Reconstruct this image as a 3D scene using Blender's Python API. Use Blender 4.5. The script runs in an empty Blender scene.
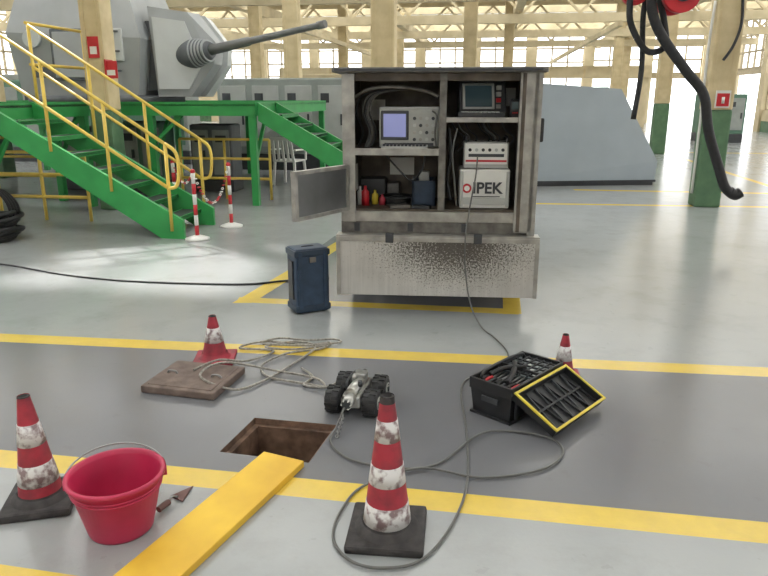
import bpy, bmesh, math, random
from mathutils import Matrix, Vector
random.seed(7)
HA=math.radians(-8.5)
HALL=Matrix.Rotation(HA,4,'Z')

# ---------------------------------------------------------------- materials
def lin(c):
    return tuple(((x/255)/12.92 if x/255<=.04045 else ((x/255+.055)/1.055)**2.4) for x in c)+(1,)
MC={}
def mat(name,col,rough=.5,metal=0,var=.12,scale=8,bump=0,dark=None,emit=None,thr=None):
    if name in MC: return MC[name]
    m=bpy.data.materials.new(name); m.use_nodes=True
    nt=m.node_tree; b=nt.nodes['Principled BSDF']
    b.inputs['Roughness'].default_value=rough; b.inputs['Metallic'].default_value=metal
    c=lin(col)
    tc=nt.nodes.new('ShaderNodeTexCoord'); n=nt.nodes.new('ShaderNodeTexNoise')
    n.inputs['Scale'].default_value=scale; n.inputs['Detail'].default_value=6
    nt.links.new(tc.outputs['Object'],n.inputs['Vector'])
    r=nt.nodes.new('ShaderNodeValToRGB')
    lo=lin(dark) if dark else tuple(x*(1-var) for x in c[:3])+(1,)
    hi=c if dark else tuple(min(1,x*(1+var)) for x in c[:3])+(1,)
    a,z=(thr if thr else (.3,.7))
    r.color_ramp.elements[0].position=a; r.color_ramp.elements[0].color=lo
    r.color_ramp.elements[1].position=z; r.color_ramp.elements[1].color=hi
    nt.links.new(n.outputs['Fac'],r.inputs['Fac']); nt.links.new(r.outputs['Color'],b.inputs['Base Color'])
    if bump:
        bp=nt.nodes.new('ShaderNodeBump'); bp.inputs['Strength'].default_value=bump; bp.inputs['Distance'].default_value=.01
        nt.links.new(n.outputs['Fac'],bp.inputs['Height']); nt.links.new(bp.outputs['Normal'],b.inputs['Normal'])
    if emit:
        b.inputs['Emission Color'].default_value=lin(emit[0]); b.inputs['Emission Strength'].default_value=emit[1]
    MC[name]=m; return m

RED=mat('cone_red',(168,48,64),.55,dark=(120,44,56),scale=14,thr=(.3,.6))
CWHITE=mat('cone_white',(218,216,216),.5,dark=(132,112,114),scale=26,thr=(.40,.54))
BLACK=mat('rubber_black',(38,38,40),.6,scale=20,var=.3)
DKBASE=mat('cone_base',(68,64,64),.75,scale=25,dark=(42,40,41))
BUCK=mat('bucket_red',(184,42,80),.42,scale=6,var=.14)
BUCKD=mat('bucket_dirt',(140,44,68),.6,scale=9,dark=(84,58,60))
WIRE=mat('wire_steel',(150,150,150),.35,.9)
YEL=mat('rail_yellow',(226,196,92),.45,scale=5)
GRN=mat('steel_green',(52,152,80),.45,scale=4)
GRND=mat('grating_dark',(48,62,54),.7,scale=30)
PLK=mat('plank_yellow',(238,198,62),.5,scale=3,dark=(206,160,48),bump=.1)
ALU=mat('aluminium_worn',(176,173,167),.42,.35,scale=10,dark=(134,132,128))
ALU2=mat('aluminium_dull',(124,121,116),.5,.3,scale=14,dark=(84,81,77))
IND=mat('interior_dark',(108,98,87),.6,.2,scale=9,dark=(68,61,54))
WHT=mat('plastic_white',(222,222,218),.4,scale=5,var=.05)
PAP=mat('paper_white',(214,214,208),.8,scale=5,var=.05)
GRY=mat('instrument_grey',(176,178,176),.45,scale=5,var=.06)
DGRY=mat('dark_grey',(60,62,66),.5,scale=8)
SCR=mat('crt_screen',(120,125,175),.15,scale=2,emit=((150,155,200),.45))
SCR2=mat('lcd_screen',(50,62,66),.12,scale=4,emit=((60,80,85),.2))
REDP=mat('paint_red',(190,38,48),.4,scale=5)
BLU=mat('case_blue',(48,68,92),.55,scale=12,dark=(34,50,70))
CREAM=mat('wall_cream',(220,206,174),.8,scale=2,dark=(198,184,150))
COLM=mat('column_cream',(220,203,164),.75,scale=4,dark=(196,178,138))
COLG=mat('column_green',(98,132,98),.6,scale=5,dark=(76,108,80))
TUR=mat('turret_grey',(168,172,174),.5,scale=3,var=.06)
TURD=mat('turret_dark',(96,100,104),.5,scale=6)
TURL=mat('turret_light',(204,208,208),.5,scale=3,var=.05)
SHD=mat('shield_grey',(158,168,176),.5,scale=2,var=.05)
RUST=mat('pit_brown',(132,104,86),.85,scale=14,dark=(78,60,50),bump=.4)
PLATE=mat('plate_brown',(126,110,102),.8,scale=16,dark=(92,79,73),bump=.3)
ROPE=mat('rope_grey',(172,168,160),.85,scale=60,dark=(120,116,110))
CAB=mat('cable_black',(45,46,48),.5)
CABG=mat('cable_grey',(96,96,94),.5)
SILV=mat('robot_silver',(190,190,186),.28,.8,scale=10)
TOOLK=mat('toolbox_black',(34,35,38),.45,scale=10,var=.25)
TOOLY=mat('toolbox_yellow',(208,188,60),.45)
CLEAR=mat('organizer_grey',(92,100,102),.3,scale=20)
ROOF=mat('ceiling_concrete',(196,192,180),.9,scale=2)
MCH=mat('machine_grey',(150,156,152),.6,scale=3)
MCHG=mat('machine_green',(92,128,110),.6,scale=3)
FRAME=mat('window_frame',(172,158,128),.6)
def glaze():
    m=bpy.data.materials.new('skylight_glazing'); m.use_nodes=True; nt=m.node_tree
    nt.nodes.remove(nt.nodes['Principled BSDF']); t=nt.nodes.new('ShaderNodeBsdfTranslucent')
    n=nt.nodes.new('ShaderNodeTexNoise'); n.inputs['Scale'].default_value=.6
    r=nt.nodes.new('ShaderNodeValToRGB'); r.color_ramp.elements[0].color=(.84,.84,.83,1); r.color_ramp.elements[1].color=(.93,.94,.93,1)
    nt.links.new(n.outputs['Fac'],r.inputs[0]); nt.links.new(r.outputs[0],t.inputs[0])
    nt.links.new(t.outputs[0],nt.nodes['Material Output'].inputs[0]); return m
GLZ=glaze()

# ---------------------------------------------------------------- mesh builder
def crom(P,k=6,closed=False):
    P=[Vector(p) for p in P]; n=len(P); out=[]
    rng=range(n) if closed else range(n-1)
    for i in rng:
        p1=P[i];p2=P[(i+1)%n]
        p0=P[(i-1)%n] if (closed or i>0) else p1
        p3=P[(i+2)%n] if (closed or i+2<n) else p2
        for j in range(k):
            t=j/k
            out.append(.5*((2*p1)+(p2-p0)*t+(2*p0-5*p1+4*p2-p3)*t*t+(3*p1-p0-3*p2+p3)*t**3))
    if not closed: out.append(P[-1])
    return out

class B:
    def __init__(s,name,T=None):
        s.name=name; s.bm=bmesh.new(); s.m=[]; s.W=T or Matrix.Identity(4); s.L=Matrix.Identity(4)
    def mi(s,m):
        if m not in s.m: s.m.append(m)
        return s.m.index(m)
    def add(s,vs,fs,m,smooth=False,flat=()):
        k=s.mi(m); V=[s.bm.verts.new(s.L@Vector(v)) for v in vs]
        for i,f in enumerate(fs):
            try: F=s.bm.faces.new([V[j] for j in f])
            except ValueError: continue
            F.material_index=k; F.smooth=smooth and (i not in flat)
    def box(s,c,d,m,rot=(0,0,0),bev=0):
        t=bmesh.new(); bmesh.ops.create_cube(t,size=1)
        for v in t.verts: v.co=Vector((v.co.x*d[0],v.co.y*d[1],v.co.z*d[2]))
        if bev: bmesh.ops.bevel(t,geom=list(t.edges),offset=bev,segments=2,affect='EDGES',profile=.6)
        R=Matrix.Translation(c)@Matrix.Rotation(rot[2],4,'Z')@Matrix.Rotation(rot[1],4,'Y')@Matrix.Rotation(rot[0],4,'X')
        t.verts.index_update()
        s.add([R@v.co for v in t.verts],[[v.index for v in f.verts] for f in t.faces],m); t.free()
    def bb(s,x0,x1,y0,y1,z0,z1,m,bev=0):
        s.box(((x0+x1)/2,(y0+y1)/2,(z0+z1)/2),(abs(x1-x0),abs(y1-y0),abs(z1-z0)),m,bev=bev)
    def bar(s,p,q,w,h,m):
        p=Vector(p);q=Vector(q);d=q-p;L=d.length
        X=d.normalized(); up=Vector((0,0,1)) if abs(X.z)<.95 else Vector((0,1,0))
        Y=up.cross(X).normalized(); Z=X.cross(Y); c=(p+q)/2; vs=[]
        for a in(-.5,.5):
            for b_ in(-.5,.5):
                for e in(-.5,.5): vs.append(c+X*a*L+Y*b_*w+Z*e*h)
        s.add(vs,[(0,1,3,2),(4,6,7,5),(0,4,5,1),(2,3,7,6),(0,2,6,4),(1,5,7,3)],m)
    def cyl(s,p,q,r,m,r2=None,n=20,cap=True):
        r2=r if r2 is None else r2
        s.loft([(p,r),(q,r2)],m,n,cap)
    def loft(s,rings,m,n=20,cap=True):
        p=Vector(rings[0][0]);q=Vector(rings[-1][0]);X=(q-p).normalized()
        a=Vector((0,0,1)) if abs(X.z)<.9 else Vector((1,0,0))
        U=a.cross(X).normalized();V=X.cross(U);vs=[];fs=[]
        for c,r in rings:
            c=Vector(c)
            for i in range(n):
                t=2*math.pi*i/n; vs.append(c+U*r*math.cos(t)+V*r*math.sin(t))
        for k in range(len(rings)-1):
            for i in range(n):
                j=(i+1)%n; fs.append((k*n+i,k*n+j,(k+1)*n+j,(k+1)*n+i))
        fl=[]
        if cap:
            fl=[len(fs),len(fs)+1]
            fs.append(tuple(range(n-1,-1,-1))); k=len(rings)-1; fs.append(tuple(range(k*n,k*n+n)))
        s.add(vs,fs,m,True,fl)
    def lathe(s,prof,m,c=(0,0,0),n=32):
        vs=[];fs=[]
        for r,z in prof:
            for i in range(n):
                t=2*math.pi*i/n; vs.append((c[0]+r*math.cos(t),c[1]+r*math.sin(t),c[2]+z))
        for k in range(len(prof)-1):
            for i in range(n):
                j=(i+1)%n; fs.append((k*n+i,k*n+j,(k+1)*n+j,(k+1)*n+i))
        s.add(vs,fs,m,True)
    def prism(s,poly,vec,m):
        n=len(poly);v=Vector(vec);vs=[Vector(p) for p in poly]+[Vector(p)+v for p in poly]
        fs=[tuple(range(n)),tuple(range(2*n-1,n-1,-1))]+[(i,(i+1)%n,(i+1)%n+n,i+n) for i in range(n)]
        s.add(vs,fs,m)
    def hull(s,pts,m):
        t=bmesh.new()
        for p in pts: t.verts.new(p)
        r=bmesh.ops.convex_hull(t,input=list(t.verts))
        bmesh.ops.delete(t,geom=[v for v in t.verts if not v.link_faces],context='VERTS')
        bmesh.ops.dissolve_limit(t,angle_limit=.02,verts=list(t.verts),edges=list(t.edges))
        t.verts.index_update()
        s.add([v.co.copy() for v in t.verts],[[v.index for v in f.verts] for f in t.faces],m); t.free()
    def tube(s,P,r,m,n=8,k=6,closed=False,interp=True):
        Q=crom(P,k,closed) if interp else [Vector(p) for p in P]
        vs=[];fs=[];N=len(Q);U=None
        for i,q in enumerate(Q):
            a=Q[(i-1)%N] if (closed or i>0) else q
            b=Q[(i+1)%N] if (closed or i<N-1) else q
            X=(b-a).normalized()
            if U is None:
                U=(Vector((0,0,1)) if abs(X.z)<.9 else Vector((1,0,0))).cross(X).normalized()
            else:
                U=(U-X*U.dot(X)); U.normalize()
            V=X.cross(U)
            for j in range(n):
                t=2*math.pi*j/n; vs.append(q+U*r*math.cos(t)+V*r*math.sin(t))
        for i in range(N if closed else N-1):
            i2=(i+1)%N
            for j in range(n):
                j2=(j+1)%n; fs.append((i*n+j,i*n+j2,i2*n+j2,i2*n+j))
        fl=[]
        if not closed:
            fl=[len(fs),len(fs)+1]; fs.append(tuple(range(n-1,-1,-1))); fs.append(tuple(range((N-1)*n,N*n)))
        s.add(vs,fs,m,True,fl)
    def done(s,parent=None):
        bmesh.ops.recalc_face_normals(s.bm,faces=list(s.bm.faces))
        me=bpy.data.meshes.new(s.name); s.bm.to_mesh(me); s.bm.free()
        for m in s.m: me.materials.append(m)
        o=bpy.data.objects.new(s.name,me); bpy.context.scene.collection.objects.link(o)
        o.matrix_world=s.W
        if parent: o.parent=parent; o.matrix_parent_inverse=Matrix.Identity(4)
        return o
def T(x,y,z=0,r=0,s=1):
    return Matrix.Translation((x,y,z))@Matrix.Rotation(math.radians(r),4,'Z')@Matrix.Scale(s,4)

# ---------------------------------------------------------------- floor
PIT=[(-.67,3.21),(-.24,3.13),(-.34,2.76),(-.77,2.86)]
def floor_mat():
    m=bpy.data.materials.new('painted_concrete_floor'); m.use_nodes=True
    nt=m.node_tree; N=nt.nodes; L=nt.links; b=N['Principled BSDF']
    tc=N.new('ShaderNodeTexCoord'); sp=N.new('ShaderNodeSeparateXYZ'); L.new(tc.outputs['Object'],sp.inputs[0])
    X=sp.outputs[0];Y=sp.outputs[1]
    def mt(op,a,b_=None,c=None):
        n=N.new('ShaderNodeMath'); n.operation=op
        for i,v in enumerate((a,b_,c)):
            if v is None: continue
            if isinstance(v,(int,float)): n.inputs[i].default_value=v
            else: L.new(v,n.inputs[i])
        return n.outputs[0]
    def dist(k,c): return mt('SUBTRACT',mt('MULTIPLY_ADD',X,k,Y),c)
    def band(d,hw): return mt('LESS_THAN',mt('ABSOLUTE',d),hw)
    def rng(v,a,b_): return mt('MULTIPLY',mt('GREATER_THAN',v,a),mt('LESS_THAN',v,b_))
    d1=dist(.123,4.104); d2=dist(.172,2.496)
    lines=[band(d1,.078),band(d2,.072),band(dist(.2,1.71),.08),
      mt('MULTIPLY',band(dist(.147,5.17),.07),rng(X,-1.2,1.03)),
      mt('MULTIPLY',band(mt('ADD',mt('SUBTRACT',X,mt('MULTIPLY',mt('SUBTRACT',Y,5.3),.28)),1.13),.08),rng(Y,5.25,8)),
      mt('MULTIPLY',band(mt('SUBTRACT',mt('SUBTRACT',X,mt('MULTIPLY',mt('SUBTRACT',Y,5.0),.16)),.99),.07),rng(Y,4.96,8)),
      mt('MULTIPLY',band(dist(.1,10.8),.07),mt('GREATER_THAN',X,1.5)),
      mt('MULTIPLY',band(dist(.147,12.7),.08),mt('GREATER_THAN',X,3.4)),
      mt('MULTIPLY',band(dist(.147,22.0),.12),mt('GREATER_THAN',X,5)),
      mt('MULTIPLY',band(mt('SUBTRACT',X,mt('MULTIPLY_ADD',Y,.149,5.3)),.07),mt('GREATER_THAN',Y,12))]
    ym=lines[0]
    for q in lines[1:]: ym=mt('MAXIMUM',ym,q)
    aisle=mt('MULTIPLY',mt('LESS_THAN',d1,0),mt('GREATER_THAN',d2,0))
    inner=mt('MULTIPLY',mt('MULTIPLY',mt('GREATER_THAN',dist(.147,5.17),0),mt('LESS_THAN',Y,8)),rng(mt('SUBTRACT',X,mt('MULTIPLY',mt('SUBTRACT',Y,5.3),.2)),-1.13,.99))
    aisle=mt('MAXIMUM',aisle,inner)
    def noise(sc,de=5,ro=.55):
        n=N.new('ShaderNodeTexNoise'); n.inputs['Scale'].default_value=sc; n.inputs['Detail'].default_value=de; n.inputs['Roughness'].default_value=ro
        L.new(tc.outputs['Object'],n.inputs['Vector']); return n.outputs['Fac']
    def mix(f,a,b_):
        n=N.new('ShaderNodeMix'); n.data_type='RGBA'
        if isinstance(f,(int,float)): n.inputs[0].default_value=f
        else: L.new(f,n.inputs[0])
        for i,v in ((6,a),(7,b_)):
            if isinstance(v,tuple): n.inputs[i].default_value=v
            else: L.new(v,n.inputs[i])
        return n.outputs[2]
    n1=noise(.9); n2=noise(7,8,.65); n3=noise(60,3)
    light=mix(n1,lin((144,147,148)),lin((167,170,170)))
    dk=mix(n1,lin((104,105,109)),lin((120,121,125)))
    c=mix(aisle,light,dk)
    st=mt('MULTIPLY',mt('GREATER_THAN',n2,.64),.12)
    c=mix(st,c,lin((90,88,85)))
    n4=noise(2.6,7,.7)
    c=mix(mt('MULTIPLY',mt('MAXIMUM',mt('SUBTRACT',n4,.5),0),1.1),c,lin((112,110,106)))
    yc=mix(mt('MULTIPLY',mt('SUBTRACT',n2,.35),1.3),lin((222,192,84)),lin((192,164,78)))
    c=mix(ym,c,yc)
    L.new(c,b.inputs['Base Color'])
    L.new(mt('MULTIPLY_ADD',n2,.16,.12),b.inputs['Roughness'])
    b.inputs['Specular IOR Level'].default_value=.55
    bp=N.new('ShaderNodeBump'); bp.inputs['Strength'].default_value=.05; bp.inputs['Distance'].default_value=.01
    L.new(n3,bp.inputs['Height']); L.new(bp.outputs['Normal'],b.inputs['Normal'])
    return m
FM=floor_mat()
f=B('floor')
O=[(-45,75),(45,75),(45,-25),(-45,-25)]
vs=[(x,y,0) for x,y in O]+[(x,y,0) for x,y in PIT]
f.add(vs,[(0,1,5,4),(1,2,6,5),(2,3,7,6),(3,0,4,7)],FM)
f.done()
p=B('floor_pit')
cx=sum(a for a,_ in PIT)/4; cy=sum(b for _,b in PIT)/4
def ins(k): return [(cx+(a-cx)*k,cy+(b-cy)*k) for a,b in PIT]
rings=[(1.0,0),(1.0,-.035),(.88,-.035),(.88,-.45)]
vs=[];fs=[]
for k,z in rings: vs+= [(a,b,z) for a,b in ins(k)]
for r in range(3):
    for i in range(4):
        j=(i+1)%4; fs.append((r*4+i,r*4+j,r*4+4+j,r*4+4+i))
fs.append((12,13,14,15))
p.add(vs,fs,RUST)
p.done()

# ---------------------------------------------------------------- hall shell
X0,X1,Y0,Y1,ZC=-22,13,-9,46,6.0
def wallpiece(name,axis,pos,a0,a1,base,step,doors=(),top=5.5,solid=()):
    w=B(name,HALL); 
    def bx(a,b_,z0,z1,m,th=.3):
        if axis=='x': w.bb(a,b_,pos-th/2,pos+th/2,z0,z1,m)
        else: w.bb(pos-th/2,pos+th/2,a,b_,z0,z1,m)
    bx(a0,a1,top,ZC+.2,CREAM)
    a=a0
    segs=[]
    while a<a1-.01:
        b_=min(a+step,a1); mid=(a+b_)/2; isd=any(d0<mid<d1 for d0,d1 in doors)
        bx(a-.3,a+.3,0,top,CREAM,.5)
        if any(d0<mid<d1 for d0,d1 in solid):
            bx(a,b_,0,top,CREAM); a=b_; continue
        if not isd:
            bx(a,b_,0,base*.5,COLG); bx(a,b_,base*.5,base,CREAM)
        segs.append((a,b_,isd)); a=b_
    bx(a1-.3,a1+.3,0,top,CREAM,.5)
    w.done()
    for i,(a,b_,isd) in enumerate(segs):
        g=B('window_%d'%(len([o for o in bpy.data.objects if o.name.startswith('window_')])+1),HALL)
        def gb(a_,c_,z0,z1,th=.08):
            if axis=='x': g.bb(a_,c_,pos-th/2,pos+th/2,z0,z1,FRAME)
            else: g.bb(pos-th/2,pos+th/2,a_,c_,z0,z1,FRAME)
        z0=3.0 if isd else base
        n=max(2,int((b_-a)/.9)); 
        for k in range(n+1):
            u=a+.3+(b_-a-.6)*k/n; gb(u-.045,u+.045,z0,top)
        z=z0
        while z<top+.01:
            gb(a+.3,b_-.3,z-.045,z+.045); z+=.8
        if isd: gb(a+.3,b_-.3,z0-.3,z0)
        g.done()
wallpiece('wall_far','x',Y1,X0,X1,2.1,3.5,doors=((6,13),))
wallpiece('wall_right','y',X1,Y0,Y1,1.0,5,doors=((21,31),(36,46)))
wallpiece('wall_left','y',X0,Y0,Y1,1.2,5)
wallpiece('wall_back','x',Y0,X0,X1,1.8,5,solid=((-22,-8),(3,13)))
c=B('ceiling',HALL); g=B('skylight_glazing',HALL)
sun_gaps=[(-8.9,-6.6,9.6),(-10.2,-6.9,14.6)]  # added gaps in the glazing, placed so sun patches land on the left floor
y=Y0; k=0
while y<Y1:
    ys,ye=y+3.0,min(y+5,Y1)
    c.bb(X0,X1,y,min(ys,Y1),ZC,ZC+.15,ROOF)
    if ye>ys:
        gx=[(X0,X1)]
        for (a,b_,yy) in sun_gaps:
            if ys-.01<=yy<ye:
                gx=[(X0,a),(b_,X1)]
        if ys<5:  # unseen near rows roofed over at the sides to reduce flat overhead light
            c.bb(X0,-12,ys,ye,ZC,ZC+.15,ROOF); c.bb(4,X1,ys,ye,ZC,ZC+.15,ROOF); gx=[(-12,4)]
        for a,b_ in gx: g.bb(a,b_,ys,ye,ZC+.06,ZC+.08,GLZ)
        for x in range(int(X0),int(X1)+1,2):
            c.bb(x-.04,x+.04,ys,ye,ZC,ZC+.12,CREAM)
    c.bb(X0,X1,y,y+.25,ZC-.45,ZC,CREAM)
    y+=5
c.done(); g.done()
bm_=B('ceiling_beams',HALL)
for x in (-13.5,-8.6,-3.9,.9,6.5):
    bm_.bb(x-.14,x+.14,20,Y1,4.5,4.9,CREAM)
for yy in (20,26,32,38):
    bm_.bb(X0,X1,yy-.12,yy+.12,4.1,4.4,CREAM)
    for x in range(-21,13,2): bm_.bar((x,yy,4.4),(x+1,yy,5.4),.08,.08,CREAM); bm_.bar((x+1,yy,5.4),(x+2,yy,4.4),.08,.08,CREAM)
    bm_.bb(X0,X1,yy-.08,yy+.08,5.4,5.6,CREAM)
for x in (-6,3.7): bm_.bb(x-.07,x+.07,22,Y1,3.6,3.75,CREAM)
bm_.done()
b=B('crane_gantry',HALL)
b.bb(-12,8.5,39.6,40.4,2.6,3.2,CREAM)
for x in (-11.8,-4.5,1.5,8.2): b.bb(x-.2,x+.2,39.8,40.2,0,2.6,CREAM)
for x in range(-11,8,2): b.bb(x-.05,x+.05,39.55,39.6,2.6,3.2,COLM)
b.done()

def column(x,y,w=.42,gz=1.42,name='concrete_column'):
    b=B(name,T(x,y,0,-8.5))
    b.bb(-w/2,w/2,-w/2,w/2,0,gz,COLG,bev=.03)
    b.bb(-w/2,w/2,-w/2,w/2,gz,ZC-.02,COLM,bev=.03)
    for k in (-1,1): b.bb(k*w*.3-.015,k*w*.3+.015,-w/2-.012,-w/2+.01,gz+.1,ZC-.1,COLM)
    return b
col=[(4.88,10.35),(-4.0,10.1),(.0,10.9),(-2.15,16.9),(-7.9,14.2),(-4.25,24),(2.45,20.5),(4.9,28.3),(10.1,31),(8.0,20.3),(-12.5,22),(-9,29),(12.5,37),(-1.7,30),(.8,36),(6.5,38)]
for i,(x,y) in enumerate(col):
    w=(.37,.32,.36,.36,.38)[i] if i<5 else .38
    b=column(x,y,w)
    if i==0:
        b.bb(-.08,.12,-.215,-.195,1.45,1.69,WHT); b.bb(-.065,.105,-.22,-.213,1.47,1.65,REDP)
        b.cyl((.02,-.225,1.51),(.02,-.225,1.60),.02,WHT)
        b.tube([(-.21,-.1,2.9),(-.23,-.1,2.3),(-.22,-.1,1.2),(-.22,-.1,.2)],.02,WHT)
        b.tube([(.1,-.2,3.0),(.13,-.23,2.6),(.06,-.24,2.3),(-.05,-.23,2.1)],.02,CAB)
    if i==1:
        b.bb(-.06,.10,-.185,-.165,2.12,2.40,REDP); b.bb(-.03,.07,-.19,-.183,2.17,2.27,WHT)
        b.bb(.165,.185,-.2,.0,1.85,2.1,REDP); b.bb(.165,.34,-.185,-.17,1.85,2.08,REDP); b.bb(.19,.31,-.19,-.184,1.89,1.96,WHT)
    b.done()

# ---------------------------------------------------------------- traffic cones
def cone(x,y,h,base,red_base=False,bands=2,rot=0,tilt=0):
    b=B('traffic_cone',T(x,y,0,rot)@Matrix.Rotation(math.radians(tilt),4,'Y'))
    mb=RED if red_base else DKBASE
    t=.035 if not red_base else .02
    b.box((0,0,t/2),(base,base,t),mb,bev=t*.35)
    if not red_base:
        b.lathe([(base*.42,t),(base*.36,t+.02),(base*.33,t+.022)],mb)
    r0=base*.32; r1=base*.085; z0=t
    def R(u): return r0+(r1-r0)*u
    if bands==3: seg=[(0,.05,2),(.05,.21,1),(.21,.36,0),(.36,.50,1),(.50,.68,0),(.68,.83,1),(.83,.95,0),(.95,1,2)]
    elif bands==2: seg=[(0,.16,0),(.16,.36,1),(.36,.54,0),(.54,.74,1),(.74,1,0)]
    else: seg=[(0,.38,0),(.38,.72,1),(.72,1,0)]
    for a,c_,w in seg:
        e=.0015 if w==1 else 0
        pr=[(R(a)+e,z0+(h-z0)*a),(R(c_)+e,z0+(h-z0)*c_)]
        if w==1: pr=[(R(a),pr[0][1])]+pr+[(R(c_),pr[-1][1])]
        b.lathe(pr,(RED,CWHITE,DKBASE)[w])
    b.lathe([(r0+.02,t),(r0+.006,t+.012),(R(.03),t+.03)],mb)
    b.lathe([(r1,h),(r1*1.08,h-.004),(r1*.7,h),(r1*.6,h-.05)],DKBASE)
    b.done()
cone(.012,2.245,.57,.29,bands=3,rot=-6)
cone(-1.40,2.45,.475,.27,bands=2,rot=12,tilt=-1.5)
cone(-1.07,4.03,.29,.25,True,1,rot=5)
cone(1.06,3.74,.27,.20,True,1,rot=-8)

# ---------------------------------------------------------------- bucket
b=B('plastic_bucket',T(-1.015,2.285,0,0,.95))
b.lathe([(.001,.004),(.118,.004),(.122,.0),(.127,.01),(.178,.232),(.19,.236),(.192,.25),(.184,.255),(.175,.25),(.17,.235)],BUCK,n=48)
b.lathe([(.17,.235),(.125,.03),(.118,.012)],BUCK,n=48)
b.lathe([(.119,.013),(.06,.012),(.001,.012)],BUCKD,n=48)
for z,r in ((.19,.1705),(.205,.174)): b.lathe([(r-.001,z-.003),(r+.004,z),(r-.001,z+.004)],BUCK,n=48)
ang=[math.radians(200-180*i/12) for i in range(13)]
b.tube([(.192*math.cos(a),.192*math.sin(a)*.95,.235+.045*math.sin(math.radians(180*i/12))) for i,a in enumerate(ang)],.0035,WIRE)
for a in (math.radians(200),math.radians(20)):
    b.box((.186*math.cos(a),.186*math.sin(a)*.9,.225),(.02,.03,.035),BUCK,rot=(0,0,a),bev=.004)
b.done()
TB=mat('trowel_brown',(104,76,72),.7,scale=12)
b=B('mason_trowel',T(-.865,2.44,0,66))
b.tube([(-.08,0,.018),(-.06,0,.02),(-.02,0,.018)],.013,TB)
b.tube([(-.02,0,.018),(0,0,.03),(.03,0,.012)],.005,WIRE)
b.prism([(.02,-.035,.004),(.03,.035,.004),(.13,0,.004)],(0,0,.004),TB)
b.done()

# ---------------------------------------------------------------- plank, plate
d=math.degrees(math.atan2(-.785,-.345))
b=B('wooden_plank',T(-.455,2.765,0,d))
b.bb(0,2.0,-.106,.106,.001,.032,PLK,bev=.004)
b.done()
b=B('manhole_cover_plate',T(-1.1,3.66,0,-14))
b.box((0,0,.022),(.45,.40,.042),PLATE,bev=.008)
b.box((0,0,.044),(.39,.34,.006),PLATE,bev=.002)
for x in (-.14,.14): b.tube([(x-.03,0,.045),(x-.02,0,.06),(x+.02,0,.06),(x+.03,0,.045)],.006,WIRE)
b.done()

# ---------------------------------------------------------------- crawler robot
b=B('pipe_inspection_crawler',T(-.14,3.36,0,-14))
R=.070
for sx in (-1,1):
    for sy in (-1,1):
        x=sx*.10;y=sy*.095
        b.loft([((x-.040,y,R),R*.78),((x-.034,y,R),R*.94),((x-.015,y,R),R),((x+.015,y,R),R),((x+.034,y,R),R*.94),((x+.040,y,R),R*.78)],BLACK,28)
        for k in range(14):
            t=2*math.pi*k/14
            b.box((x-.017,y+math.cos(t)*R*.99,R+math.sin(t)*R*.99),(.034,.014,.009),BLACK,rot=(t+math.pi/2,0,0))
            t+=math.pi/14
            b.box((x+.017,y+math.cos(t)*R*.99,R+math.sin(t)*R*.99),(.034,.014,.009),BLACK,rot=(t+math.pi/2,0,0))
        b.cyl((x+sx*.036,y,R),(x+sx*.044,y,R),R*.5,SILV,n=20)
        b.cyl((x+sx*.044,y,R),(x+sx*.05,y,R),R*.2,DGRY,n=12)
        for k in range(5):
            t=2*math.pi*k/5; b.cyl((x+sx*.044,y+.024*math.cos(t),R+.024*math.sin(t)),(x+sx*.047,y+.024*math.cos(t),R+.024*math.sin(t)),.004,DGRY,n=8)
        b.cyl((x,y,R),(0,y,R),.016,SILV)
b.box((0,0,.078),(.10,.27,.07),SILV,bev=.012)
b.cyl((0,-.13,.125),(0,.1,.125),.030,SILV,n=24)
b.cyl((0,-.21,.10),(0,-.12,.10),.030,SILV); b.cyl((0,-.22,.10),(0,-.21,.10),.024,DGRY)
for a in range(6): 
    t=a*math.pi/3; b.cyl((.024*math.cos(t),-.223,.10+.024*math.sin(t)),(.024*math.cos(t),-.21,.10+.024*math.sin(t)),.004,WHT,n=8)
b.box((0,.06,.155),(.07,.06,.03),SILV,bev=.006)
b.cyl((-.02,.0,.14),(-.02,0,.18),.012,SILV); b.cyl((.03,-.06,.14),(.03,-.06,.17),.012,DGRY)
b.tube([(-.03,-.1,.13),(-.03,-.1,.175),(-.03,.04,.175),(-.03,.04,.14)],.006,DGRY,k=3)
b.tube([(0,.13,.11),(-.01,.18,.13),(-.02,.22,.09)],.01,BLACK)
b.done()
b=B('tow_chain')
for i in range(10):
    t=i/10; q=Vector((-.205-.025*t,3.11-.14*t,.06-.05*t))
    pts=[]
    for k in range(8):
        a=2*math.pi*k/8; u=.016*math.cos(a); w=.008*math.sin(a)
        pts.append(q+Vector((w if i%2 else 0,u,(0 if i%2 else w))))
    b.tube(pts,.0028,WIRE,n=6,k=2,closed=True)
b.done()

# ---------------------------------------------------------------- toolbox
b=B('toolbox',T(.715,3.385,0,47))
b.bb(-.25,.25,-.125,.125,0,.012,TOOLK)
b.hull([(sx*.235,sy*.11,.0) for sx in(-1,1) for sy in(-1,1)]+[(sx*.25,sy*.125,.15) for sx in(-1,1) for sy in(-1,1)],TOOLK)
for (x0,x1,y0,y1) in ((-.25,.25,-.13,-.118),(-.25,.25,.118,.13),(-.255,-.24,-.13,.13),(.24,.255,-.13,.13),(.02,.03,-.12,.12)):
    b.bb(x0,x1,y0,y1,.14,.20,TOOLK,bev=.003)
b.bb(-.255,.255,-.134,-.125,.165,.18,DGRY); b.bb(-.26,-.25,-.05,.05,.09,.12,DGRY,bev=.003)
for x in (-.2,-.1,.0,.1,.2): b.bb(x-.01,x+.01,-.133,-.12,.02,.15,DGRY,bev=.003)
b.bb(-.02,.24,-.118,.118,.15,.178,CLEAR)
for i in range(6): b.bb(-.02,.24,-.118+i*.046,-.112+i*.046,.178,.188,DGRY)
for i in range(5): b.bb(-.005+i*.055,.001+i*.055,-.118,.118,.178,.188,DGRY)
random.seed(3)
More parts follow.
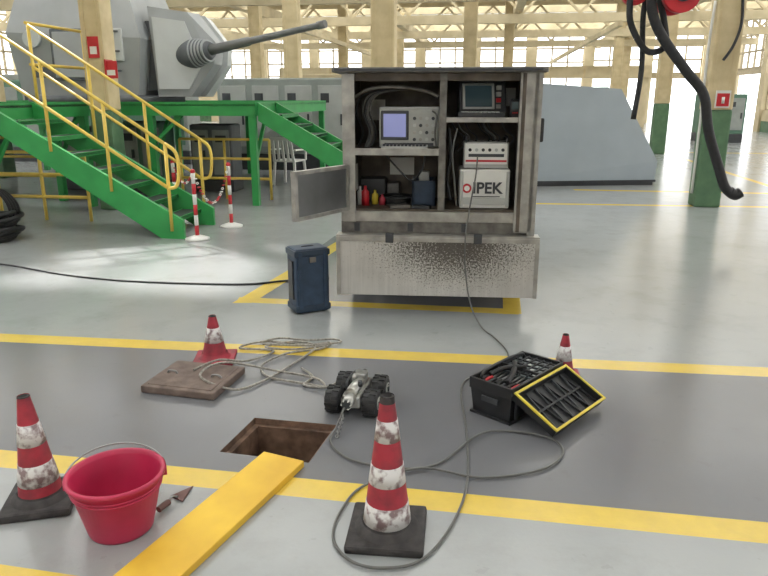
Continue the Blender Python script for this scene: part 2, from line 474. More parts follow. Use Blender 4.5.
for i in range(4):
    for j in range(4):
        b.box((.02+i*.055,-.09+j*.046,.181),(.02,.016,.008),(GRY,DGRY,DGRY,CLEAR)[(i*3+j)%4],rot=(0,0,i+j))
for i,mm in enumerate((REDP,BLACK,DGRY,BLACK,BLACK,BLACK,REDP,DGRY)):
    y=-.1+i*.027
    b.tube([(-.22+random.random()*.03,y,.175),(-.18,y+random.uniform(-.01,.01),.18),(-.14,y+random.uniform(-.01,.01),.178)],.009,mm)
    b.cyl((-.14,y,.178),(-.03,y+.01,.175),.004,WIRE,n=8)
b.tube([(-.18,-.05,.19),(-.1,-.03,.205),(.0,.02,.2),(.06,.06,.2)],.015,BLACK)
b.tube([(-.14,.08,.19),(-.04,.05,.205),(.05,-.02,.2)],.014,BLACK)
b.tube([(-.2,.09,.17),(-.2,.09,.205),(-.1,.1,.215),(.1,.1,.215),(.2,.09,.205),(.2,.09,.17)],.008,TOOLK,k=3)
b.L=Matrix.Translation((0,-.132,.155))@Matrix.Rotation(math.radians(27),4,'X')
W=.265
b.bb(-.25,.25,-W,0,-.012,0,TOOLK,bev=.003)
for (x0,x1,y0,y1) in ((-.25,.25,-W,-W+.012),(-.25,.25,-.012,0),(-.25,-.238,-W,0),(.238,.25,-W,0)):
    b.bb(x0,x1,y0,y1,-.01,.035,TOOLK)
for (x0,x1,y0,y1) in ((-.256,.256,-W-.005,-W+.008),(-.256,-.242,-W,0),(.242,.256,-W,0),(-.256,.256,-.008,.005)):
    b.bb(x0,x1,y0,y1,.030,.040,TOOLY,bev=.002)
for i in range(5):
    x=-.2+i*.085
    b.bar((x,-W+.02,.006),(x+.04,-.02,.006),.006,.012,DGRY); b.bar((x+.04,-.02,.006),(x+.08,-W+.02,.006),.006,.012,TOOLK)
b.bb(-.22,.22,-.14,-.13,0,.015,TOOLK)
b.L=Matrix.Identity(4)
b.done()

# ---------------------------------------------------------------- blue case
b=B('equipment_case',T(-.585,5.08,0,27))
b.box((0,0,.255),(.27,.20,.50),BLU,bev=.02)
for z in (.04,.47): b.box((0,0,z),(.285,.215,.05),mat('case_trim',(38,54,72),.5),bev=.012)
for x in(-.1,.1): b.box((x,-.105,.26),(.03,.01,.44),BLU,bev=.004)
b.box((-.142,0,.26),(.01,.1,.3),DGRY,bev=.003)
b.tube([(-.05,0,.49),(-.04,0,.503),(.04,0,.503),(.05,0,.49)],.008,BLACK,k=4)
b.box((.0,-.108,.42),(.05,.012,.04),ALU2,bev=.003)
b.done()

# ---------------------------------------------------------------- service van
def dirt_mat():
    m=bpy.data.materials.new('tail_panel_mud'); m.use_nodes=True; nt=m.node_tree;N=nt.nodes;L=nt.links;b=N['Principled BSDF']
    tc=N.new('ShaderNodeTexCoord'); mp=N.new('ShaderNodeMapping'); mp.inputs['Location'].default_value=(-.14*1.0,0,-.56*1.9); mp.inputs['Scale'].default_value=(1.0,0,1.9)
    L.new(tc.outputs['Object'],mp.inputs['Vector'])
    ln=N.new('ShaderNodeVectorMath'); ln.operation='LENGTH'; L.new(mp.outputs[0],ln.inputs[0])
    n=N.new('ShaderNodeTexNoise'); n.inputs['Scale'].default_value=75; n.inputs['Detail'].default_value=5; n.inputs['Roughness'].default_value=.7; L.new(tc.outputs['Object'],n.inputs['Vector'])
    n2=N.new('ShaderNodeTexNoise'); n2.inputs['Scale'].default_value=5; n2.inputs['Detail'].default_value=5; L.new(tc.outputs['Object'],n2.inputs['Vector'])
    mp3=N.new('ShaderNodeMapping'); mp3.inputs['Scale'].default_value=(60,1,2); L.new(tc.outputs['Object'],mp3.inputs['Vector'])
    n3=N.new('ShaderNodeTexNoise'); n3.inputs['Scale'].default_value=1; L.new(mp3.outputs[0],n3.inputs['Vector'])
    a=N.new('ShaderNodeMath'); a.operation='MULTIPLY_ADD'; L.new(ln.outputs['Value'],a.inputs[0]); a.inputs[1].default_value=.40; L.new(n.outputs['Fac'],a.inputs[2])
    r=N.new('ShaderNodeValToRGB'); r.color_ramp.elements[0].position=.60; r.color_ramp.elements[0].color=lin((92,87,82)); r.color_ramp.elements[1].position=.72; r.color_ramp.elements[1].color=lin((198,196,192))
    L.new(a.outputs[0],r.inputs[0])
    mx=N.new('ShaderNodeMix'); mx.data_type='RGBA'; mx.blend_type='MULTIPLY'; mx.inputs[0].default_value=.5
    L.new(r.outputs[0],mx.inputs[6]); r2=N.new('ShaderNodeValToRGB'); r2.color_ramp.elements[0].position=.35; r2.color_ramp.elements[0].color=(.6,.6,.6,1); r2.color_ramp.elements[1].position=.6
    ad=N.new('ShaderNodeMath'); ad.operation='MULTIPLY_ADD'; L.new(n3.outputs['Fac'],ad.inputs[0]); ad.inputs[1].default_value=.4; ad2=N.new('ShaderNodeMath'); ad2.operation='MULTIPLY'; L.new(n2.outputs['Fac'],ad2.inputs[0]); ad2.inputs[1].default_value=.6; L.new(ad2.outputs[0],ad.inputs[2])
    L.new(ad.outputs[0],r2.inputs[0]); L.new(r2.outputs[0],mx.inputs[7]); L.new(mx.outputs[2],b.inputs['Base Color'])
    b.inputs['Roughness'].default_value=.38; b.inputs['Metallic'].default_value=.35
    return m
MUD=dirt_mat()
VT=T(.39,4.93,0,-4.5)
v=B('service_van',VT)
v.bb(-.745,.745,0,.04,.15,.585,MUD,bev=.006)
v.bb(-.75,.75,-.006,.05,.565,.60,ALU,bev=.004)
v.bb(-.75,.75,.0,.13,.595,.612,ALU)
v.bb(-.75,-.72,-.008,.04,.15,.60,ALU); v.bb(.72,.75,-.008,.04,.15,.60,ALU)
for x in (-.68,.64): v.bb(x,x+.04,.05,.10,.16,.5,DGRY,bev=.005)
for x in (-.35,.3): v.bb(x-.03,x+.03,-.02,.02,.56,.63,DGRY,bev=.005)
v.bb(-.72,.72,.10,1.75,.62,.70,IND)
v.bb(-.72,.72,.09,.12,.615,.70,ALU2)
v.bb(-.72,.72,.08,.12,.70,.775,ALU,bev=.006)
for x in (-.6,-.2,.2,.6): v.bb(x-.02,x+.02,.07,.09,.63,.69,DGRY)
v.bb(-.70,.70,.12,1.72,.76,.79,IND)
v.bb(-.70,-.66,.08,1.75,.70,1.76,ALU2); v.bb(-.70,-.61,.07,.11,.70,1.76,ALU)
v.bb(-.66,-.64,.12,.95,.79,1.76,IND)
v.bb(.62,.66,.10,1.75,.70,1.76,IND)
v.bb(.56,.70,.06,.10,.63,1.78,ALU,bev=.012); v.bb(.575,.60,.045,.06,.64,1.76,IND)
v.bb(.66,.715,.06,1.75,.60,1.77,ALU)
v.bb(-.70,.70,1.71,1.75,.70,1.76,IND)
v.bb(-.76,.74,.0,1.8,1.765,1.80,ALU2,bev=.008)
v.bb(-.66,.62,.10,.13,1.71,1.765,IND)
v.bb(-.74,.70,-.01,.01,1.775,1.79,DGRY)
v.bb(.0,.05,.10,.95,.79,1.765,IND); v.bb(.0,.05,.08,.10,.79,1.765,ALU2)
v.bb(-.66,.0,.09,.95,1.195,1.235,IND); v.bb(-.66,.0,.08,.095,1.19,1.24,ALU)
v.bb(.05,.62,.10,.95,1.43,1.455,IND); v.bb(.05,.62,.09,.105,1.425,1.46,ALU)
v.bb(-.66,.0,.75,.77,.79,1.765,IND); v.bb(.05,.62,.75,.77,.79,1.765,IND)
v.tube([(-.62,.2,1.6),(-.5,.2,1.66),(-.3,.2,1.67),(-.1,.2,1.64),(-.01,.2,1.6)],.012,ALU2)
random.seed(5)
for i in range(9):
    x=random.uniform(-.61,-.5); v.tube([(x,.15+.02*i,1.24),(x+.03,.2+.02*i,1.35),(x-.01,.25,1.5),(x+.05,.3,1.62),(x+.3,.32,1.66)],.006,(CAB,CABG,ALU2)[i%3])
for i in range(8):
    x=random.uniform(.08,.5); v.tube([(x,.3,1.43),(x+.04,.35,1.36),(x+.1,.3,1.30),(x+.02,.4,1.2)],.006,(CAB,DGRY,CABG,CAB)[i%4])
v.tube([(.07,.2,1.38),(.09,.2,1.2),(.07,.22,1.0),(.10,.2,.85)],.012,CAB)
v.tube([(.13,.14,1.38),(.10,.14,1.2),(.12,.13,1.0),(.14,.14,.82)],.007,CABG)
v.box((-.645+.012,.35,1.0),(.004,.16,.2),PAP); v.box((-.3,.745,1.05),(.2,.006,.14),PAP); v.box((-.5,.74,1.5),(.12,.006,.16),PAP)
v.box((.55,.745,1.6),(.1,.006,.14),PAP)
for i in range(4):
    r=.09+.012*i; v.tube([(-.33+r*math.cos(a),.42+r*math.sin(a),.80+.015*i) for a in [2*math.pi*k/10 for k in range(10)]],.009,CAB,k=3,closed=True)
v.box((-.52,.60,.88),(.2,.2,.18),DGRY,bev=.01); v.box((-.36,.63,.86),(.1,.16,.14),ALU2,bev=.01)
v.box((-.30,.22,.80),(.16,.1,.02),ALU2,rot=(0,0,.4)); v.box((-.12,.18,.80),(.14,.05,.02),DGRY,rot=(0,0,-.3))
v.tube([(-.1,.17,1.19),(-.12,.16,1.08),(-.2,.18,1.0),(-.3,.2,1.08),(-.4,.2,1.19)],.007,CAB)
# cab
v.hull([(sx*.74,1.85,.35) for sx in(-1,1)]+[(sx*.74,3.2,.35) for sx in(-1,1)]+[(sx*.74,1.85,1.2) for sx in(-1,1)]+[(sx*.72,3.2,.95) for sx in(-1,1)]+[(sx*.62,1.9,1.72) for sx in(-1,1)]+[(sx*.62,2.6,1.72) for sx in(-1,1)],WHT)
for sx in(-1,1): v.prism([(sx*.725,2.0,1.22),(sx*.725,2.9,1.12),(sx*.66,2.6,1.6),(sx*.66,2.0,1.62)],(sx*.012,0,0),DGRY)
v.bb(-.5,.5,.2,3.0,.32,.45,DGRY)
for sx in(-1,1):
    for y in (.75,2.65):
        v.loft([((sx*.55,y,.27),.2),((sx*.56,y,.27),.27),((sx*.70,y,.27),.27),((sx*.715,y,.27),.22)],BLACK,28)
        v.cyl((sx*.715,y,.27),(sx*.72,y,.27),.14,SILV)
v.tube([(.70,1.95,1.3),(.85,1.8,1.36),(.92,1.72,1.34)],.012,BLACK)
v.box((.93,1.7,1.30),(.10,.04,.22),BLACK,bev=.015)
v.tube([(-.70,1.95,1.3),(-.76,1.9,1.33),(-.80,1.86,1.32)],.012,BLACK)
v.box((-.80,1.84,1.28),(.06,.04,.18),BLACK,bev=.015)
v.L=Matrix.Translation((-.67,.06,.955))@Matrix.Rotation(math.radians(241),4,'Z')
v.bb(0,.60,-.010,.010,-.165,.165,mat('hatch_steel',(132,133,134),.3,.7,scale=6),bev=.003)
for z in (-.155,.155): v.bb(0,.60,-.02,.02,z-.013,z+.013,ALU)
for x in (.012,.588): v.bb(x-.013,x+.013,-.02,.02,-.165,.165,ALU)
v.L=Matrix.Identity(4)
v.done()
def VB(name): return B(name,VT)
b=VB('crt_monitor_unit')
b.box((-.22,.34,1.385),(.44,.34,.29),GRY,bev=.012)
b.box((-.22,.17,1.385),(.42,.02,.27),mat('bezel',(160,162,158),.5),bev=.008)
b.box((-.325,.158,1.40),(.205,.02,.21),DGRY,bev=.008); b.box((-.325,.148,1.40),(.165,.01,.165),SCR,bev=.004)
for i in range(4):
    for j in range(4): b.cyl((-.18+i*.045,.16,1.30+j*.05),(-.18+i*.045,.145,1.30+j*.05),.012,(DGRY,ALU,GRY)[(i+j)%3],n=12)
b.box((-.22,.155,1.265),(.36,.012,.02),DGRY)
b.tube([(-.05,.16,1.5),(.0-.02,.10,1.47),(-.03,.12,1.35),(-.02,.15,1.25)],.007,CABG)
b.done()
b=VB('keyboard')
b.box((-.25,.115,1.25),(.34,.05,.018),GRY,rot=(.25,0,0),bev=.003)
for i in range(12): b.box((-.40+i*.027,.11,1.262),(.018,.035,.006),DGRY,rot=(.25,0,0))
b.done()
b=VB('portable_monitor')
RX=math.radians(-14);RZ=math.radians(10)
b.box((.31,.40,1.60),(.36,.10,.25),DGRY,rot=(RX,0,RZ),bev=.015)
b.box((.285,.337,1.605),(.24,.016,.19),GRY,rot=(RX,0,RZ),bev=.005)
b.box((.285,.326,1.605),(.20,.012,.155),SCR2,rot=(RX,0,RZ))
for j in range(4): b.box((.435,.362,1.53+j*.045),(.035,.02,.03),(ALU,REDP,GRY,GRY)[j],rot=(RX,0,RZ))
b.box((.30,.24,1.475),(.34,.12,.035),DGRY,rot=(0,0,math.radians(5)),bev=.006)
for i in range(9): b.box((.17+i*.031,.22,1.495),(.022,.08,.008),GRY,rot=(0,0,math.radians(5)))
b.done()
b=VB('handheld_controller')
b.box((.545,.22,1.52),(.07,.06,.13),BLACK,rot=(.2,0,-.2),bev=.012); b.box((.543,.188,1.54),(.045,.006,.05),SCR2,rot=(.2,0,-.2))
for i in range(3): b.cyl((.53+i*.014,.19,1.49),(.53+i*.014,.182,1.49),.005,REDP,n=8)
b.done()
b=VB('cable_drum_controller')
b.box((.345,.33,.94),(.37,.32,.29),WHT,bev=.015)
b.box((.345,.165,.85),(.33,.012,.05),GRY,bev=.003)
for x in (.175,.515): b.box((x,.17,.94),(.025,.03,.26),GRY,bev=.005)
b.cyl((.215,.168,.945),(.215,.158,.945),.034,REDP,n=24); b.cyl((.215,.160,.945),(.215,.156,.945),.02,WHT,n=24)
b.box((.36,.164,.885),(.2,.004,.006),DGRY)
o1=b.done()
b=VB('power_supply_unit')
b.box((.35,.33,1.185),(.33,.26,.19),GRY,bev=.01)
b.box((.35,.196,1.195),(.31,.012,.15),WHT,bev=.004); b.box((.35,.188,1.145),(.30,.008,.014),REDP)
for i in range(6): b.cyl((.23+i*.048,.19,1.225),(.23+i*.048,.178,1.225),.012,(BLACK,GRY,DGRY)[i%3],n=12)
b.box((.35,.188,1.185),(.26,.006,.022),DGRY)
for x in(.2,.5): b.tube([(x,.2,1.28),(x,.2,1.315),(x,.42,1.315),(x,.42,1.28)],.008,DGRY,k=3)
b.done()
tx=bpy.data.curves.new('label_text','FONT'); tx.body='IPEK'; tx.size=.115; tx.extrude=.002; tx.offset=.003; tx.align_x='LEFT'
to=bpy.data.objects.new('label_text',tx); bpy.context.scene.collection.objects.link(to); tx.materials.append(DGRY)
to.parent=o1; to.matrix_parent_inverse=Matrix.Identity(4); to.location=(.255,.162,.91); to.rotation_euler=(math.pi/2,0,0)
for i,(x,y,r,h,m) in enumerate([(-.56,.30,.03,.15,REDP),(-.49,.36,.025,.11,TOOLY),(-.605,.34,.022,.14,WHT),(-.43,.32,.024,.08,RED)]):
    b=VB('spray_bottle'); b.lathe([(.001,0),(r,.0),(r,h*.7),(r*.4,h*.82),(r*.4,h),(.001,h)],m,c=(x,y,.79),n=20); b.done()
b=VB('storage_crate')
for a in ((-.2,-.02,.30,.32),(-.2,-.02,.58,.6),(-.2,-.18,.3,.6),(-.04,-.02,.3,.6)): b.bb(a[0],a[1],a[2],a[3],.79,.98,BLU)
b.bb(-.2,-.02,.3,.6,.79,.81,BLU); b.bb(-.17,-.05,.33,.57,.81,.95,DGRY); b.bb(-.15,-.07,.4,.5,.95,1.04,GRY,bev=.01)
b.done()

# ---------------------------------------------------------------- cables and rope
b=B('control_cable')
b.tube([(.68,5.02,1.18),(.66,4.93,1.05),(.62,4.90,.82),(.59,4.85,.6),(.60,4.84,.35),(.64,4.78,.12),(.70,4.62,.012),(.76,4.4,.010),(.80,4.15,.010),(.77,3.95,.010),(.68,3.75,.010),(.50,3.70,.01),(.43,3.5,.01),(.41,3.08,.01),(.36,2.6,.01),(.27,2.3,.01),(.14,2.08,.01),(.0,2.03,.01),(-.12,2.07,.01),(-.19,2.2,.01),(-.17,2.38,.01),(-.08,2.56,.01),(.16,2.68,.02),(.42,2.62,.01),(.69,2.68,.01),(.83,2.83,.01),(.80,2.98,.01),(.58,3.05,.01),(.44,2.97,.02),(.25,2.74,.01),(.07,2.68,.02),(-.15,2.77,.01),(-.255,2.93,.01),(-.235,3.05,.03),(-.20,3.14,.09)],.0055,CABG,n=8,k=8)
b.done()
b=B('power_cable')
b.tube([(-6.5,7.4,.01),(-5,6.9,.01),(-3.8,6.54,.01),(-3.03,6.15,.01),(-2.5,5.95,.01),(-2.09,5.86,.01),(-1.6,5.8,.01),(-1.18,5.79,.01),(-.9,5.9,.01),(-.5,6.0,.01)],.009,CAB,n=8)
b.done()
b=B('rope')
pts=[(-1.12,3.72,.055),(-1.0,3.84,.07),(-.85,3.95,.02),(-.72,4.15,.01),(-.95,4.2,.012),(-.8,4.32,.012),(-.5,4.26,.012),(-.36,4.3,.012),(-.42,4.18,.012),(-.62,4.08,.02),(-.75,3.9,.012),(-.68,3.72,.012),(-.45,3.62,.012),(-.34,3.58,.012),(-.4,3.68,.02),(-.62,3.78,.02),(-.95,3.8,.02+.05),(-1.05,3.6,.07),(-.85,3.52,.02),(-.7,3.66,.012),(-.55,3.95,.012),(-.45,4.2,.02),(-.6,4.3,.02),(-.78,4.2,.02),(-.6,4.15,.02),(-.38,4.22,.02)]
b.tube(pts,.007,ROPE,n=8,k=8)
b.tube([(-.5,3.85,.012),(-.42,3.72,.012),(-.46,3.6,.014),(-.36,3.55,.02),(-.3,3.5,.05),(-.2,3.46,.12)],.007,ROPE,n=8)
b.tube([(-.82,4.26,.03),(-.7,4.34,.03),(-.52,4.3,.03),(-.34,4.36,.014),(-.3,4.3,.014),(-.5,4.2,.03),(-.8,4.22,.03)],.007,ROPE,n=8)
b.done()

# ---------------------------------------------------------------- barrier posts + chain
BP=[(-2.17,7.78),(-1.95,8.6),(-2.75,8.95)]
for x,y in BP:
    b=B('barrier_post',T(x,y))
    b.lathe([(.001,.0),(.14,.0),(.14,.02),(.05,.05),(.02,.055)],WHT,n=28)
    for k in range(6):
        b.cyl((0,0,.05+k*.12),(0,0,.05+(k+1)*.12),.023,REDP if k%2==0 else WHT,n=16)
    b.lathe([(.023,.77),(.03,.785),(.02,.81),(.001,.815)],REDP,n=16)
    b.done()
b=B('plastic_chain')
def chain(p,q,sag,n=26):
    p=Vector(p);q=Vector(q)
    for i in range(n):
        t=(i+.5)/n; c=p.lerp(q,t); c.z-=sag*4*t*(1-t); D=(q-p).normalized(); S=Vector((-D.y,D.x,0)).normalized()
        pts=[c+D*.026*math.cos(a)+(S if i%2 else Vector((0,0,1)))*.011*math.sin(a) for a in [2*math.pi*k/8 for k in range(8)]]
        b.tube(pts,.006,REDP if (i//3)%2 else WHT,n=6,k=1,closed=True)
chain((-2.17,7.78,.79),(-1.95,8.6,.79),.42,26)
chain((-2.17,7.78,.79),(-2.75,8.95,.79),.2,26)
b.done()

# ---------------------------------------------------------------- green stair
def stair(name,M,run,rise,width,nst,dirx,rails=True):
    b=B(name,M)
    for y in (0,width):
        b.prism([(0,y-.03,0),(0,y-.03,.22),(dirx*run,y-.03,rise+.04),(dirx*run,y-.03,rise-.22),(dirx*.28,y-.03,0)],(0,.05,0),GRN)
    for i in range(nst):
        t=(i+1)/(nst+1); b.bb(dirx*run*t-.13,dirx*run*t+.13,0,width,rise*t-.02,rise*t+.015,GRND)
        b.bb(dirx*run*t-.13,dirx*run*t-.115,0,width,rise*t-.03,rise*t+.02,GRN); b.bb(dirx*run*t+.115,dirx*run*t+.13,0,width,rise*t-.03,rise*t+.02,GRN)
    if rails:
      for y in (-.03,width+.03):
        ts=(.06,.36,.66,.98)
        for t in ts: b.cyl((dirx*run*t,y,rise*t),(dirx*run*t,y,rise*t+1.0),.02,YEL,n=12)
        for h in (.5,1.0):
            b.cyl((dirx*run*ts[0],y,rise*ts[0]+h),(dirx*run*ts[-1],y,rise*ts[-1]+h),.02,YEL,n=12)
        b.tube([(dirx*run*.06,y,rise*.06+1.0),(dirx*run*.06-dirx*.12,y,rise*.06+.9),(dirx*run*.06-dirx*.14,y,rise*.06+.7),(dirx*run*.06-dirx*.1,y,rise*.06+.53),(dirx*run*.06,y,rise*.06+.5)],.02,YEL,n=10)
    b.done()
stair('steel_staircase',T(-2.33,7.84,0,-8.5),2.35,1.5,.9,7,-1)
stair('steel_staircase',T(-1.86,10.4,0,-8.5)@Matrix.Translation((2.35,0,0)),2.35,1.48,.9,9,-1,False)
b=B('steel_platform',T(-2.33,7.84,0,-8.5))
def deck(x0,x1,y0,y1,z=1.5):
    b.bb(x0,x1,y0,y1,z-.03,z,GRND)
    for (a,c_,d_,e) in ((x0,x1,y0,y0+.06),(x0,x1,y1-.06,y1),(x0,x0+.06,y0,y1),(x1-.06,x1,y0,y1)): b.bb(a,c_,d_,e,z-.17,z+.03,GRN)
    n=max(1,int((x1-x0)/1.4))
    for i in range(n+1):
        x=x0+.08+(x1-x0-.16)*i/n
        for y in (y0+.08,y1-.08):
            b.bb(x-.05,x+.05,y-.05,y+.05,0,z-.17,GRN)
        b.bar((x,y0+.08,z-.9),(x,y0+.7,z-.2),.05,.05,GRN)
        if i<n: b.bar((x,y0+.08,z-.6),(x+.5,y0+.08,z-.17),.05,.05,GRN)
deck(-6.5,-2.35,-.1,2.2)
deck(-6.5,.08,2.5,7.0)
for y in (-.1,):
    for x in (-2.4,-3.5,-4.6,-5.7): b.cyl((x,y,1.5),(x,y,2.5),.02,YEL,n=12)
    for h in (.5,1.0): b.cyl((-2.4,y,1.5+h),(-6.4,y,1.5+h),.02,YEL,n=12)
for x in (-2.35,): 
    for y in (1.0,2.2): b.cyl((x,y,1.5),(x,y,2.5),.02,YEL,n=12)
    for h in (.5,1.0): b.cyl((x,.95,1.5+h),(x,2.2,1.5+h),.02,YEL,n=12)
b.done()
def fence(x,y,L,r,h=.95):
    b=B('safety_railing',T(x,y,0,r))
    n=max(2,int(L/.9))
    for i in range(n+1): b.cyl((L*i/n,0,0),(L*i/n,0,h),.022,YEL,n=10)
    for z in (h*.35,h*.68,h): b.cyl((0,0,z),(L,0,z),.022,YEL,n=10)
    b.done()
fence(-3.3,11.2,1.5,-8.5); fence(-6.8,11.6,2.2,-8.5); fence(-5.2,9.2,1.3,-8.5,.9)

# ---------------------------------------------------------------- naval gun turret on platform
b=B('naval_gun_turret',T(-4.7,12.6,1.505,-4))
b.cyl((-.2,0,0),(-.2,0,.12),1.3,TURD,n=40)
b.hull([(x,y,z) for x,y,z in [(-1.25,-.9,.12),(-1.25,.9,.12),(.75,-.95,.12),(.75,.95,.12),(-1.35,-1,1.1),(-1.35,1,1.1),(.9,-1.05,1.0),(.9,1.05,1.0),(-1.1,-.7,2.1),(-1.1,.7,2.1),(.55,-.75,2.1),(.55,.75,2.1)]],TUR)
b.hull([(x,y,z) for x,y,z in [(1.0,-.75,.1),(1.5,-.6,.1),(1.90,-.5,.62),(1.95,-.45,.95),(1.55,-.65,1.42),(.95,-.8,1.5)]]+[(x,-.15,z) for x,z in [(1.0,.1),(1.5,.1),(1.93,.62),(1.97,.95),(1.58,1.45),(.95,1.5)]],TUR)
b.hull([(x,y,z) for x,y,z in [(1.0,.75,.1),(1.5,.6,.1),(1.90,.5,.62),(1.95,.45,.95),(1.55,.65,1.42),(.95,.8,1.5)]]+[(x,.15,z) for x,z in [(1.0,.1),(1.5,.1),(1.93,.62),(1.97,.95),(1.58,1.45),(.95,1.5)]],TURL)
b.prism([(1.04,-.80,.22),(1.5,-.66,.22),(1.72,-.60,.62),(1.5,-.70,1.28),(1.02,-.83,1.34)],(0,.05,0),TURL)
b.bb(.7,1.3,-.6,.6,.2,1.3,TURD)
b.box((-.25,-1.03,.75),(.7,.06,.8),TURD,rot=(math.radians(-2),0,0),bev=.02)
b.box((-.25,-1.065,.75),(.6,.03,.7),TUR,rot=(math.radians(-2),0,0),bev=.01)
b.box((.45,-1.04,.9),(.3,.05,.5),TURL,bev=.02)
for z in (.5,.8,1.1): b.box((.45,-1.08,z),(.2,.03,.03),TURD)
b.bb(-1.0,-.5,-.98,-.9,.4,.6,TURD); b.cyl((-.9,-.98,1.0),(-.9,-1.08,1.0),.14,TURL)
p=Vector((1.3,-.45,.74)); q=Vector((3.95,-1.55,1.14)); D=q-p
b.loft([(p,.24),(p+D*.12,.24),(p+D*.2,.18),(p+D*.24,.12)],TURD,28)
for k in range(5): b.cyl(p+D*(.13+.02*k),p+D*(.14+.02*k),.235-.014*k,TUR,n=28)
b.loft([(p+D*.2,.085),(p+D*.5,.07),(p+D*.52,.055),(p+D*.95,.045),(p+D*.951,.058),(p+D,.058)],mat('barrel_grey',(118,120,120),.5,scale=6),20)
b.done()

# grey gun shield behind the van
b=B('gun_shield_housing',T(2.75,12.65,0,6))
pr=[(-.6,0,.06),(2.36,0,.06),(2.38,0,.45),(1.6,.1,1.74),(-.6,.15,1.88)]
pb=[(-.6,2.4,.06),(2.2,2.4,.06),(2.2,2.3,.45),(1.45,1.9,1.68),(-.6,1.9,1.82)]
b.hull(pr+pb,SHD)
b.bb(-.58,2.34,.02,2.36,0,.06,DGRY)
b.bb(-.6,2.38,-.01,.01,.06,.10,DGRY)
b.done()

# ---------------------------------------------------------------- hose reel + hoses
b=B('exhaust_hose_reel')
b.cyl((3.22,7.9,2.68),(3.22,8.0,2.68),.2,REDP,n=36); b.cyl((3.22,7.86,2.68),(3.22,7.9,2.68),.09,DGRY,n=24)
b.cyl((2.78,8.1,2.72),(2.78,8.2,2.72),.14,REDP,n=30)
b.cyl((3.22,8.15,2.68),(3.22,8.25,2.68),.2,REDP,n=36); b.cyl((3.22,7.95,2.68),(3.22,8.2,2.68),.13,BLACK,n=24)
b.bb(3.18,3.26,8.25,8.33,2.6,ZC-.01,DGRY); b.bb(2.74,2.82,8.25,8.33,2.7,ZC-.01,DGRY)
b.tube([(3.02,8.05,2.9),(2.92,8,2.62),(3.04,8,2.30),(3.37,8,1.90),(3.62,8,1.62),(3.72,8,1.235),(3.90,8,.80),(4.0,8,.58),(4.10,8,.50)],.055,BLACK,n=14)
b.tube([(4.06,8,.53),(4.13,8,.49),(4.19,8,.52)],.062,BLACK,n=14)
b.tube([(2.70,8.1,2.95),(2.72,8.1,2.62),(2.76,8.1,2.37),(2.96,8.1,2.1),(3.16,8.1,2.15),(3.12,8.1,2.42),(3.05,8.1,2.65),(3.08,8.1,2.9)],.035,BLACK,n=12)
b.tube([(2.95,8.15,2.9),(2.90,8.15,2.5),(2.94,8.15,1.9),(2.9,8.15,1.35)],.03,BLACK,n=12)
b.done()

# ---------------------------------------------------------------- coil at left
b=B('hose_coil',T(-4.55,7.75))
for i in range(9):
    r=.26+.03*(i%4); z=.04+.055*i*.6
    b.tube([(r*math.cos(a)+.02*math.sin(i),r*math.sin(a)*.8,z+.02*math.sin(a*2+i)) for a in [2*math.pi*k/14 for k in range(14)]],.025,BLACK,n=8,k=3,closed=True)
for i in range(4):
    r=.30-.02*i
    b.tube([(-.12+r*math.cos(a)+.03*i,.15+.04*i-.06*math.sin(a),.33+r*math.sin(a)) for a in [2*math.pi*k/14 for k in range(14)]],.02,BLACK,n=8,k=3,closed=True)
b.done()

b=B('plastic_chair',T(-1.78,13.0,0,160))
for x in(-.2,.2):
    for y in(-.2,.2): b.bar((x*1.15,y*1.15,0),(x,y,.44),.04,.04,WHT)
b.box((0,0,.45),(.46,.46,.03),WHT,bev=.01)
for x in(-.2,-.1,0,.1,.2): b.bar((x,.22,.45),(x*.9,.3,.86),.05,.02,WHT)
b.bar((-.22,.3,.86),(.22,.3,.86),.03,.06,WHT)
for x in(-.24,.24): b.bar((x,-.2,.65),(x,.25,.66),.05,.025,WHT); b.bar((x,-.2,.45),(x,-.2,.65),.03,.03,WHT)
b.done()

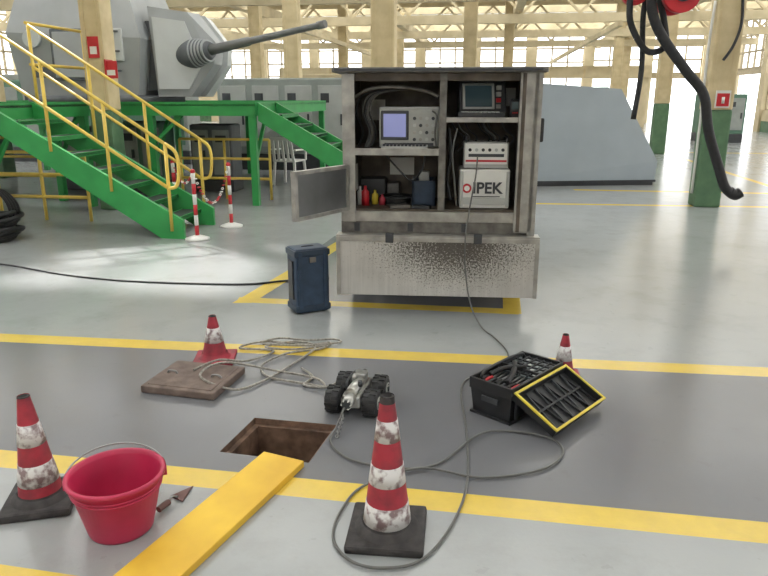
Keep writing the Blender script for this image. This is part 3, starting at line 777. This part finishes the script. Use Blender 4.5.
# ---------------------------------------------------------------- background machinery
def machine(name,x,y,w,d_,h,m1,m2,r=-8.5):
    b=B(name,T(x,y,0,r))
    b.bb(-w/2,w/2,-d_/2,d_/2,0,h*.18,DGRY,bev=.02)
    b.bb(-w/2,w/2,-d_/2,d_/2,h*.18,h,m1,bev=.04)
    n=max(2,int(w/.7))
    for i in range(n):
        x0=-w/2+w*(i+.1)/n; x1=-w/2+w*(i+.9)/n
        b.bb(x0,x1,-d_/2-.02,-d_/2+.01,h*.26,h*.92,m2,bev=.01)
        b.bb(x1-.1,x1-.06,-d_/2-.05,-d_/2,h*.5,h*.62,DGRY)
        b.bb(x0+.06,x0+.25,-d_/2-.03,-d_/2,h*.74,h*.84,DGRY)
    b.done()
machine('control_cabinet',-2.2,16.0,3.0,.8,2.0,MCH,GRY)
machine('control_cabinet',-5.6,17.5,1.8,.8,1.8,MCH,MCHG)
machine('machine_tool',-9.0,18.5,3.2,1.6,2.0,MCHG,MCH)
machine('control_cabinet',-4.1,12.0,.8,.5,1.2,MCHG,MCH)
machine('control_cabinet',-2.95,12.2,.75,.5,1.15,TURD,MCH)
machine('control_cabinet',-5.3,12.4,.7,.5,1.1,TURD,MCH)
machine('machine_tool',2.5,32,3.0,1.6,2.2,MCH,WHT)
machine('machine_tool',12.4,26,1.4,1.4,1.7,MCHG,MCH)
machine('machine_tool',6.6,23,1.2,1.2,1.9,MCHG,GRY)
machine('storage_cabinet',-10.5,25,2.4,.8,2.2,MCH,CREAM)
machine('storage_cabinet',9,36,3,.8,1.6,WHT,GRY)
machine('storage_cabinet',-1.0,26,4,.9,2.4,CREAM,WHT)
machine('machine_tool',-14,27,4,1.6,2.4,MCH,MCHG)

# ---------------------------------------------------------------- light & camera
sc=bpy.context.scene
w=bpy.data.worlds.new('overcast_sky'); sc.world=w; w.use_nodes=True
bg=w.node_tree.nodes['Background']; bg.inputs[0].default_value=(.98,.985,.99,1); bg.inputs[1].default_value=3.1
sd=bpy.data.lights.new('sun','SUN'); so=bpy.data.objects.new('sun',sd); sc.collection.objects.link(so)
sd.energy=8; sd.angle=math.radians(3); sd.color=(1,.975,.93)
so.rotation_euler=Vector((3.9,-4.4,-6)).to_track_quat('-Z','Y').to_euler(); so.location=(-8,9,14)
cam=bpy.data.cameras.new('camera'); co=bpy.data.objects.new('camera',cam); sc.collection.objects.link(co)
co.location=(0,0,1.6); co.rotation_euler=(math.radians(90-15.69),0,0)
cam.sensor_width=36; cam.lens=31.875; cam.clip_end=200
sc.camera=co
try: sc.view_settings.view_transform='Standard'
except Exception: pass
